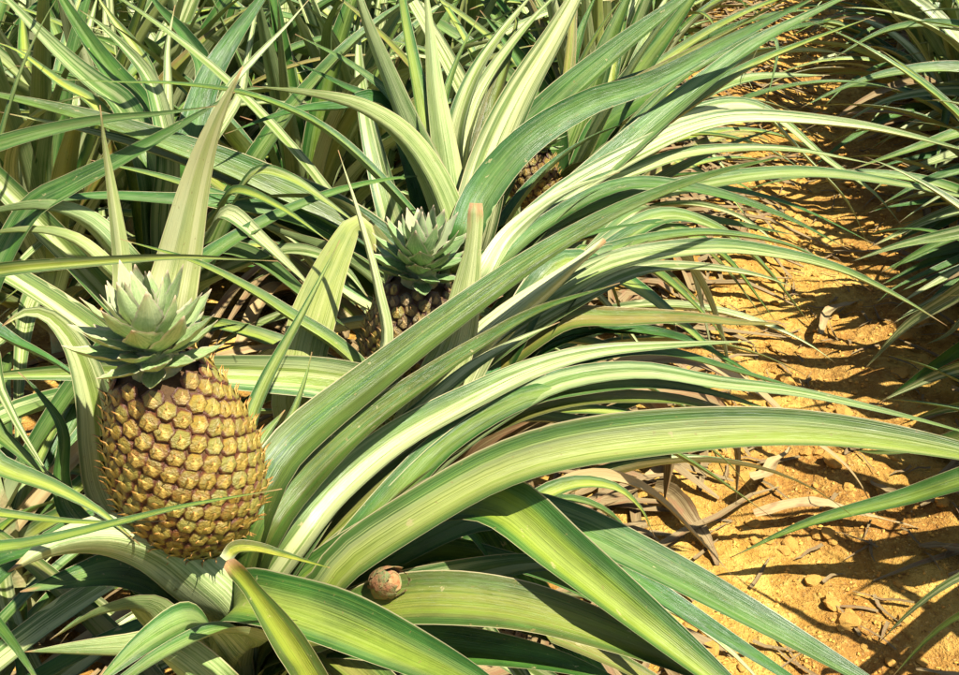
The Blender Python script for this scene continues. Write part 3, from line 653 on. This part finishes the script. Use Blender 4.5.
L('P9', 22, (2.1, 2.1), [(1060, 160), (990, 165), (930, 180), (880, 205)], (.1, .2, 0), k=.7, z=.12)
L('P9', 22, (2.1, 2.1), [(1060, 120), (980, 128), (910, 150), (850, 170)], (.3, .3, 0), k=.7, z=.12)
L('P9', 20, (2.15, 2.25), [(1040, 230), (980, 245), (930, 262), (880, 285)], DK, k=.7, z=.1)
L('P10', 18, (2.6, 2.7), [(1040, 90), (960, 70), (900, 72), (850, 85), (800, 108)], (.2, .3, 0), k=.7, z=.15)
L('P10', 18, (2.6, 2.75), [(1040, 110), (960, 92), (890, 100), (840, 125)], (.2, .9, 0), k=.7, z=.15)
L('P10', 18, (2.6, 2.7), [(1040, 60), (960, 28), (890, 30), (830, 60)], (.3, .2, 0), k=.7, z=.15)
rr = random.Random(12)
for i in range(26):
    yt = 120 + 9 * i + rr.uniform(-6, 6); d1 = 0.98 / (0.5 + 0.866 * (yt - 337.5) / F_PX); pl = 'P10' if yt < 205 else 'P9' if yt < 290 else 'P8'
    xt = rr.uniform(865, 925); d0 = d1 - rr.uniform(.02, .10); up = rr.uniform(20, 70)
    L(pl, rr.uniform(15, 24), (d0, d1), [(1080, yt - up + 5), (1020, yt - up), (970, yt - up * .75), (xt + 25, yt - up * .3), (xt, yt)], rr.choice(((.2, .9, 0), (.1, .2, 0), (.2, .8, .1), (.5, .2, 0), (0, .1, 0), (.1, .7, .3))), k=.7, z=.12)
hero_report = []
def build_hero(h):
    pl = PLANTS[h['pl']]; n = len(h['pts']); P = []
    for i, (px, py) in enumerate(h['pts']):
        f = i / (n - 1); P.append(at(px, py, h['d'][0] + (h['d'][1] - h['d'][0]) * f))
    if h['base']:
        b = Vector((pl.location.x, pl.location.y, 0)); hd = Vector((P[0].x - b.x, P[0].y - b.y, 0))
        dist = hd.length; hd = hd.normalized() if dist > 1e-4 else Vector((1, 0, 0))
        zb = h['z'] if h['z'] is not None else max(0.05, min(0.32, P[0].z - max(0.16, dist * 0.9)))
        b0 = b + hd * 0.018 + Vector((0, 0, zb))
        P = [b0, b0.lerp(P[0], 0.5) + Vector((0, 0, 0.02)) - hd * 0.02 * min(1, dist * 4)] + P
    N_ = 40; pts, length = catmull(P, N_)
    hero_report.append((h['pl'], round(length, 2), h['pts'][-1], round(min(p.z for p in pts), 2)))
    ax = Vector((pl.location.x, pl.location.y, 0)); out = Vector((0, 0, 0))
    for p in pts[N_ // 3:]: out += Vector((p.x, p.y, 0)) - (ax if h['base'] else pts[0])
    out.z = 0; out = out.normalized() if out.length > 1e-3 else Vector((0, -1, 0))
    S0 = Vector((0, 0, 1)).cross(out); sg = 0.0
    for i in range(N_ // 3, N_ - 1):
        T = (pts[i + 1] - pts[i]).normalized(); sg += T.cross(S0).dot(CAM - pts[i])
    sg = 1 if sg > 0 else -1
    if h['flip']: sg = -sg
    dm = sum(h['d']) / 2; wm = h['w'] * dm / F_PX * (1.28 if h['k'] < 1 else 1.06)
    Ts = [(pts[min(N_ - 1, i + 1)] - pts[max(0, i - 1)]).normalized() for i in range(N_)]
    k = min(0.95, h['k'] * (0.42 if h['k'] < 1 else 0.85)); norms = []
    for p, T in zip(pts, Ts):
        N0 = T.cross(S0)
        N0 = N0.normalized() if N0.length > 1e-3 else Vector((0, 0, 1))
        tc = (CAM - p).normalized(); tc = (tc - T * tc.dot(T)).normalized()
        norms.append((N0 * (1 - k) + tc * (k * sg)).normalized())
    for _ in range(10):
        norms = [(norms[max(0, i - 1)] + norms[i] * 2 + norms[min(N_ - 1, i + 1)]).normalized() for i in range(N_)]
    norms = [(n_ - T * n_.dot(T)).normalized() for n_, T in zip(norms, Ts)]
    if h['roll']: norms = [Quaternion(T, R(h['roll']) * i / N_) @ n_ for i, (n_, T) in enumerate(zip(norms, Ts))]
    sides = [-(T.cross(n_).normalized()) for n_, T in zip(norms, Ts)]; ws = []
    for i in range(N_):
        v = i / (N_ - 1); w = profile(v, 1.0, h['start'], h['power'])
        if h['blunt']: w = max(w, h['blunt'] * (1.0 if v < 0.975 else 0.8))
        ws.append(max(0.0010, wm * w))
    me = ribbon('leaf', pts, [-s for s in sides], norms, ws, h['fold'], 0.0018, [M_DRY, M_DRY] if h['dry'] else [M_TOP, M_UND], 0.012, int(h['pts'][0][0] * 31 + h['pts'][-1][1] * 17) & 0xffff, 9)
    for v_ in me.vertices: v_.co -= pl.location
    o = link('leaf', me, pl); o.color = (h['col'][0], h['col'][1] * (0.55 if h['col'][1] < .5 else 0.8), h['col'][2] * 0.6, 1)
rx = random.Random(404)
for h in list(HERO):
    if h['pl'] not in ('P1', 'P2', 'P3', 'P4') or not h['base'] or h['blunt'] or h['dry'] or len(h['pts']) < 5 or h['pts'][-1][0] < 560: continue
    if h['pts'][-1][0] > 985: continue
    for rpt in range(1):
        dx, dy = rx.uniform(-120, 25), rx.uniform(6, 38) * (1 if rx.random() < .5 or h['pl'] in ('P1', 'P3') else -1); n = len(h['pts']); dd = rx.uniform(.05, .14)
        q = dict(h); dr = rx.uniform(-15, 95); q['pts'] = [(x + dx * (i / (n - 1)) ** 1.3, y + dy * (i / (n - 1)) ** 0.9 + dr * (i / (n - 1)) ** 2.4) for i, (x, y) in enumerate(h['pts'])]
        q['d'] = (h['d'][0] + dd * .6, h['d'][1] + dd); q['w'] = h['w'] * rx.uniform(.5, .75); q['k'] = rx.uniform(.3, .8)
        q['col'] = rx.choice(((.1, .05, 0), (.3, .2, 0), (.2, .9, 0), (.7, .2, .1), (.05, 0, 0), (.3, .1, .6))); HERO.append(q)
for h in HERO: build_hero(h)
import sys
if '--hero' in sys.argv or True:
    for r_ in hero_report:
        if r_[1] > 1.15 or r_[1] < 0.25 or r_[3] < 0: print('HERO', r_)

# stems and fruit
rf = random.Random(5)
f1c = at(184, 456, .85); f1ax = (at(163, 352, .80) - at(203, 556, .90)); f1ax = (Vector((-0.10, 0.02, 1)))
f2c = at(415, 338, 1.20); f3c = at(534, 178, 1.86)
for key, c, ax, Rr, Hh, ne, cs in (('P1', f1c, Vector((-0.09, -0.02, 1)), 0.0615, 0.174, 298, 0.94), ('P2', f2c, Vector((0.10, -0.02, 1)), 0.060, 0.150, 270, 0.98), ('P4', f3c, Vector((0.16, 0.0, 1)), 0.044, 0.105, 130, 0.7)):
    pl = PLANTS[key]
    make_fruit(pl, c, ax, Rr, Hh, ne, rf, cs, 42, 0.08 if key == 'P1' else 0.0, {'P1': 0.0, 'P2': 0.35, 'P4': 0.2}[key])
    h = c.z - Hh / 2 - pl.location.z + 0.01
    st = link('stem', stem_mesh(h, 0.030, 0.016), pl)
    d = c - ax.normalized() * Hh / 2 - pl.location
    sh = Matrix.Identity(4); sh[0][2] = d.x / max(h, .1); sh[1][2] = d.y / max(h, .1); st.data.transform(sh)
for key in ('P3', 'P5', 'P6', 'P7', 'P8', 'P9', 'P10', 'P11', 'P0'): link('stem', STEM_SHORT, PLANTS[key])

def make_bud(pl, c, axis, r):
    q = Vector((0, 0, 1)).rotation_difference(axis.normalized()); M = Matrix.Translation(c - pl.location) @ q.to_matrix().to_4x4()
    V = []; Fc = []
    prof = ((.22, -7), (.25, -1.5), (.55, -1.1), (.85, -.6), (1.0, 0), (.95, .5), (.80, .85), (.70, .9), (.62, .82))
    for a, b in prof:
        for k in range(18): V.append((r * a * math.cos(k * math.pi / 9) * (1 + .06 * math.sin(k * 2.3)), r * a * math.sin(k * math.pi / 9), r * b))
    for q_ in range(len(prof) - 1):
        for k in range(18): Fc.append((q_ * 18 + k, q_ * 18 + (k + 1) % 18, q_ * 18 + 18 + (k + 1) % 18, q_ * 18 + 18 + k))
    me = bpy.data.meshes.new('slip_bud'); me.from_pydata(V, [], Fc); me.materials.append(M_BUD); me.polygons.foreach_set('use_smooth', [True] * len(Fc))
    bud = link('slip_bud', me, pl, M); bud['label'] = 'small tan scaly bud with a torn orange end'
    V = [(r * .66 * math.cos(k * math.pi / 8) * (1 + .1 * math.sin(k * 1.9)), r * .66 * math.sin(k * math.pi / 8), r * (.80 + .05 * math.sin(k * 3.1))) for k in range(16)] + [(r * .1, 0, r * 1.02)]
    me = bpy.data.meshes.new('cut_end'); me.from_pydata(V, [], [(k, (k + 1) % 16, 16) for k in range(16)]); me.materials.append(M_BUDC); link('cut_end', me, bud)
    for i in range(9):
        a = i * 2.4; me = BUD_SCALE
        o = link('bud_scale', me, bud, Matrix.Rotation(a, 4, 'Z') @ Matrix.Translation((r * .86, 0, -r * (1.2 - .09 * i))) @ Matrix.Rotation(R(14 - i), 4, 'Y') @ Matrix.Scale(r * 60, 4)); o.color = (0, .6, 0, 1)
BUD_SCALE = crown_leaf_mesh(71, 0.04, 0.036, 84, 112); BUD_SCALE.materials.clear(); BUD_SCALE.materials.append(M_BUD); BUD_SCALE.materials.append(M_BUD)
make_bud(PLANTS['P1'], at(387, 583, .852), Vector((.70, -.30, .50)), 0.0105)
# filler leaves of the hero plants, low ones that close the rosettes
rl = random.Random(77)
def away_only(a, kind): return math.sin(a) < 0.1                     # nothing towards the viewer
fill_leaves(PLANTS['P1'], rl, 26, ('low',), lambda a, k: -0.35 < math.atan2(math.sin(a), math.cos(a)) < 0.1, 0.72, 0.03, 0.16)
fill_leaves(PLANTS['P2'], rl, 16, ('low', 'low'), None, 0.8, 0.04, 0.15)
fill_leaves(PLANTS['P3'], rl, 16, ('mid', 'low'), lambda a, k: math.sin(a) < -0.2, 0.85, 0.05, 0.2)
fill_leaves(PLANTS['P4'], rl, 26, ('up', 'mid', 'low'), lambda a, k: math.sin(a) < -0.1 and k != 'low', 0.9)
fill_leaves(PLANTS['P5'], rl, 44, ('low',), None, 0.8, 0.03, 0.2)
fill_leaves(PLANTS['P6'], rl, 18, ('mid', 'low'), lambda a, k: math.sin(a) < 0.0 and k != 'low', 0.9)

for key in ('P7', 'P8', 'P9', 'P10', 'P11'):
    far = key in ('P9', 'P10', 'P8')
    fill_leaves(PLANTS[key], rl, 46 if far else 34, ('up', 'mid', 'mid', 'low', 'low'), lambda a, k: math.cos(a) < -0.4 and (k == 'up' or rl.random() < (.3 if far else .6)), 0.85 if far else 0.72)
fill_leaves(PLANTS['P0'], rl, 16, ('low',), None, .55, .03, .14)
# ------------------------------------------------------------------ the other plants of the field
def field_plant(x, y, label, group, rnd, n=36, scale=1.0, avoid=None):
    o = empty('pineapple_plant', (x, y, soil_z(x, y) - 0.005)); tag(o, label, 'pineapple plant', group)
    link('stem', STEM_SHORT, o)
    fill_leaves(o, rnd, n, ('up', 'mid', 'mid', 'low', 'low'), avoid, scale)
    return o
rp = random.Random(21)
link('stem', STEM_SHORT, PLANTS['P12']); fill_leaves(PLANTS['P12'], rp, 52, ('mid', 'low', 'low'), lambda a, k: k == 'mid' and math.sin(a) < 0.3, .8)
def visible(x, y):
    z = 0.35; d = y * FWD.y + (z - CAM.z) * FWD.z
    if d < 0.9: return False
    px = 479.5 + x / d * F_PX; py = 337.5 - F_PX * (y * UP.y + (z - CAM.z) * UP.z) / d
    m = 0.62 * F_PX / d
    return -m < px < 959 + m and -m * 0.9 < py < 675 + m * 0.3
rows = [(0.0, 1.55, 5.6, 'pineapple plant growing in the fruiting row beyond the sliver of tan fruit', 'plants continuing the fruiting row'),
        (-0.44, 1.18, 5.6, 'leafy pineapple plant packed in the row directly behind the fruiting row', 'plants in the row directly behind the fruiting row'),
        (-0.90, 0.85, 5.4, 'leafy pineapple plant packed in the second row behind the fruiting row', 'plants in the second row behind the fruiting row'),
        (-1.34, 1.1, 5.4, 'leafy pineapple plant packed in the third row behind the fruiting row', 'plants in the third row behind the fruiting row'),
        (-1.80, 1.5, 5.2, 'leafy pineapple plant packed in the fourth row behind the fruiting row', 'plants in the fourth row behind the fruiting row'),
        (-2.26, 2.4, 5.2, 'leafy pineapple plant packed in the fifth row behind the fruiting row', 'plants in the fifth row behind the fruiting row'),
        (0.94, 2.70, 5.6, 'narrow-leaved pineapple plant across the bare soil furrow from the fruiting row', 'plants across the furrow'),
        (1.36, 1.5, 5.6, 'narrow-leaved pineapple plant in the back row across the furrow, behind the front one', 'plants in the back row across the furrow')]
ORD = ('first', 'second', 'third', 'fourth', 'fifth', 'sixth', 'seventh', 'eighth', 'ninth', 'tenth', 'eleventh', 'twelfth', 'thirteenth', 'fourteenth', 'fifteenth', 'sixteenth')
n_pl = 0
for off, s0, s1, lab, grp in rows:
    s = s0 + rp.uniform(0, .15); nth = 0
    while s < s1:
        p = P1_XY + ROW_V * (off + rp.uniform(-.05, .05)) + ROW_U * s; s += rp.uniform(.27, .33)
        if not visible(p.x, p.y): continue
        if off < 0 and (p - Vector((-0.50, 1.42, 0))).length < 0.25: continue
        right = off > 0.5
        if off == 0.0: lb = 'pineapple plant in the fruiting row, %s beyond the plant with the sliver of tan fruit' % ORD[nth]
        elif off == 0.94: lb = 'narrow-leaved plant in the front row across the furrow, %s beyond the pale glossy pair' % ORD[nth]
        else: lb = lab
        nth += 1
        if off == 0.0: av0 = lambda a, k: math.cos(a + 0.287) > 0.35 and rp.random() < .6
        else: av0 = None
        av = (lambda a, k: math.cos(a) < -0.4 and k == 'up') if right else av0
        field_plant(p.x, p.y, lb, grp, rp, 50, rp.uniform(.92, 1.06) * (0.88 if right else max(.66, .92 - .10 * max(0, s - 1.5))), av); n_pl += 1
print('field plants', n_pl)

# ------------------------------------------------------------------ litter on the soil
def clod_mesh(seed):
    bm = bmesh.new(); bmesh.ops.create_icosphere(bm, subdivisions=2, radius=1)
    for v in bm.verts:
        v.co *= 1 + 0.42 * noise.noise(v.co * 1.3 + Vector((seed * 7, 0, 0))) + 0.2 * noise.noise(v.co * 3.1 + Vector((0, seed * 5, 0)))
        v.co.z *= 0.62
    me = bpy.data.meshes.new('soil_clod'); bm.to_mesh(me); bm.free(); me.materials.append(M_CLOD); return me
CLODS = [clod_mesh(k) for k in range(8)]
rc = random.Random(8)
cnt = 0
while cnt < 260:
    s = 0.4 + 4.6 * rc.random() ** 1.5; off = rc.gauss(0.58, 0.20)
    if not 0.1 < off < 1.15: continue
    p = P1_XY + ROW_V * off + ROW_U * s; r = (0.006 + 0.016 * rc.random() ** 2.2) * (0.8 + 0.12 * s)
    mw = Matrix.Translation((p.x, p.y, soil_z(p.x, p.y) + r * 0.22)) @ Matrix.Rotation(rc.random() * 6.28, 4, 'Z') @ Matrix.Rotation(rc.uniform(-.5, .5), 4, 'X') @ Matrix.Diagonal((r * rc.uniform(.8, 1.4), r, r * rc.uniform(.7, 1.1), 1))
    link('soil_clod', CLODS[cnt % 8], soil, mw); cnt += 1
# fine crumbs, too many to count
V = []; Fc = []
for i in range(5200):
    s = 0.3 + 4.9 * rc.random() ** 1.3; off = rc.gauss(0.58, 0.27); p = P1_XY + ROW_V * off + ROW_U * s
    r = rc.uniform(.0018, .0052) * (0.8 + .15 * s); z = soil_z(p.x, p.y) + r * .3; i0 = len(V)
    for k in range(4):
        a = k * math.pi / 2 + rc.random(); V.append((p.x + r * math.cos(a) * rc.uniform(.7, 1.3), p.y + r * math.sin(a), z + r * rc.uniform(-.2, .2)))
    V.append((p.x, p.y, z + r * .8)); V.append((p.x, p.y, z - r * .8))
    for k in range(4): Fc.append((i0 + k, i0 + (k + 1) % 4, i0 + 4)); Fc.append((i0 + (k + 1) % 4, i0 + k, i0 + 5))
me = bpy.data.meshes.new('soil_crumbs'); me.from_pydata(V, [], Fc); me.materials.append(M_CLOD)
tag(link('soil_crumbs', me), 'fine ochre crumbs of earth scattered along the furrow', 'soil crumbs', kind='stuff')

# dry leaves
def dry_leaf_mesh(seed, Lh, Wd):
    rs = random.Random(seed); n = 12; pts = []; nn = []; ss = []; ws = []; P = Vector((0, 0, 0)); yaw = 0
    b1 = rs.uniform(-.7, .7); b2 = rs.uniform(-1, 1); tw = rs.uniform(-1.4, 1.4)
    for i in range(n):
        v = i / (n - 1); yaw = b1 * v + .2 * math.sin(v * 9 + seed); th = .35 * math.sin(v * 5 * b2 + seed)
        h = Vector((math.cos(yaw), math.sin(yaw), 0)); T = h * math.cos(th) + Vector((0, 0, math.sin(th))); N = Vector((0, 0, 1)) - T * T.z; N.normalize()
        N = Quaternion(T, tw * (v - .5)) @ N
        pts.append(P.copy()); nn.append(N); ss.append(N.cross(T)); ws.append(max(.0015, Wd * (0.55 + .45 * math.sin(math.pi * min(1, v * 1.1 + .1))) * (1 - max(0, v - .6) ** 1.2 * 1.6)))
        P = P + T * (Lh / (n - 1))
    c = pts[n // 2].copy(); zm = min(p.z for p in pts); c.z = zm
    pts = [p - c for p in pts]
    return ribbon('dry_leaf', pts, ss, nn, ws, rs.uniform(.15, .5), .0012, [M_DRY, M_DRY], .12, seed, 7)
DRY = [dry_leaf_mesh(500 + k, l, w) for k, (l, w) in enumerate(((.16, .030), (.22, .022), (.10, .026), (.28, .020), (.13, .018), (.19, .034), (.07, .022), (.24, .014)))]
def dry(px, py, mesh, az, label, group=None, lift=0.0, sc=1.0, tilt=0.0):
    v = at(px, py, 1) - CAM; g = CAM + v * (-CAM.z / v.z)
    for _ in range(3): g = CAM + v * ((soil_z(g.x, g.y) - CAM.z) / v.z)
    o = link('dry_leaf', DRY[mesh]); o.location = (g.x, g.y, soil_z(g.x, g.y) + 0.004 + lift); o.rotation_euler = (0, tilt, az); o.scale = (sc,) * 3
    tag(o, label, 'dry leaf', group)
dry(838, 318, 3, 1.05, 'pale bleached dry leaf strip lying by itself on the bare furrow soil')
dry(690, 535, 5, -.9, 'broad brown dead leaf slanting from under the rosette onto the soil')
dry(770, 475, 1, .9, 'thin tan dry leaf leaning across the shaded soil beside the broad arching leaf')
dry(840, 525, 3, .15, 'long curled mauve-brown dry leaf lying under the green leaf tip on the furrow')
rd = random.Random(31)
for i in range(46):
    s = 0.35 + 4.2 * rd.random() ** 1.3; off = rd.choice((rd.uniform(.28, .45), rd.gauss(.58, .16), rd.uniform(.8, .98))); p = P1_XY + ROW_V * off + ROW_U * s
    o = link('dry_leaf', DRY[i % 8]); o.location = (p.x, p.y, soil_z(p.x, p.y) + 0.005); o.rotation_euler = (rd.uniform(-.2, .2), rd.uniform(-.15, .15), rd.random() * 6.28); o.scale = (rd.uniform(.55, 1.05),) * 3
    kd = ('broad curled dry leaf piece', 'long narrow dry leaf piece', 'short stubby dry leaf scrap', 'very long thin dry leaf strip', 'short narrow dry leaf scrap', 'widest brown dry leaf piece', 'tiny dry leaf scrap', 'threadlike dry leaf strip')[i % 8]
    tag(o, kd + ' lying on the furrow soil', 'dry leaf', kd + 's on the furrow')

# brown leaf litter lying under the rows, too many pieces to count
V = []; Fc = []; UVs = []; rt = random.Random(64)
for i in range(2600):
    s_ = -0.3 + 5.6 * rt.random() ** 1.2
    off = rt.choice((rt.uniform(-2.3, .34), rt.uniform(-.7, .34), rt.uniform(-.35, .42), rt.uniform(.84, 1.5), rt.gauss(.56, .22)))
    in_path = .36 < off < .86
    p = P1_XY + ROW_V * off + ROW_U * s_; Lh = rt.uniform(.03, .09) if in_path else rt.uniform(.10, .34); wd = rt.uniform(.003, .008) if in_path else rt.uniform(.012, .03)
    a = rt.random() * 6.28; bend = rt.uniform(-.8, .8); i0 = len(V); x, y = p.x, p.y; curl = rt.uniform(.1, .5); lift = 0 if in_path else rt.uniform(0, .03); n = 5
    for k in range(n):
        t = k / (n - 1); w = wd * (1 - .75 * max(0, t - .4) / .6); nx_, ny_ = -math.sin(a), math.cos(a)
        z = soil_z(x, y) + .003 + lift * math.sin(t * 3.1) + .006 * rt.random()
        for u in (-1, 0, 1):
            V.append((x + nx_ * u * w / 2, y + ny_ * u * w / 2, z + (curl * w if u else 0))); UVs.append((.5 + u / 2, t))
        x += math.cos(a) * Lh / (n - 1); y += math.sin(a) * Lh / (n - 1); a += bend / n
    for k in range(n - 1):
        for u in (0, 1): q = i0 + k * 3 + u; Fc.append((q, q + 1, q + 4, q + 3))
me = bpy.data.meshes.new('leaf_litter'); me.from_pydata(V, [], Fc); me.materials.append(M_DRY)
ul = me.uv_layers.new(name='UVMap'); flat = []
for f in Fc:
    for q in f: flat.extend(UVs[q])
ul.data.foreach_set('uv', flat); me.polygons.foreach_set('use_smooth', [True] * len(Fc))
tag(link('leaf_litter', me), 'brown dead leaf litter strewn over the soil under the pineapple rows', 'leaf litter', kind='stuff')
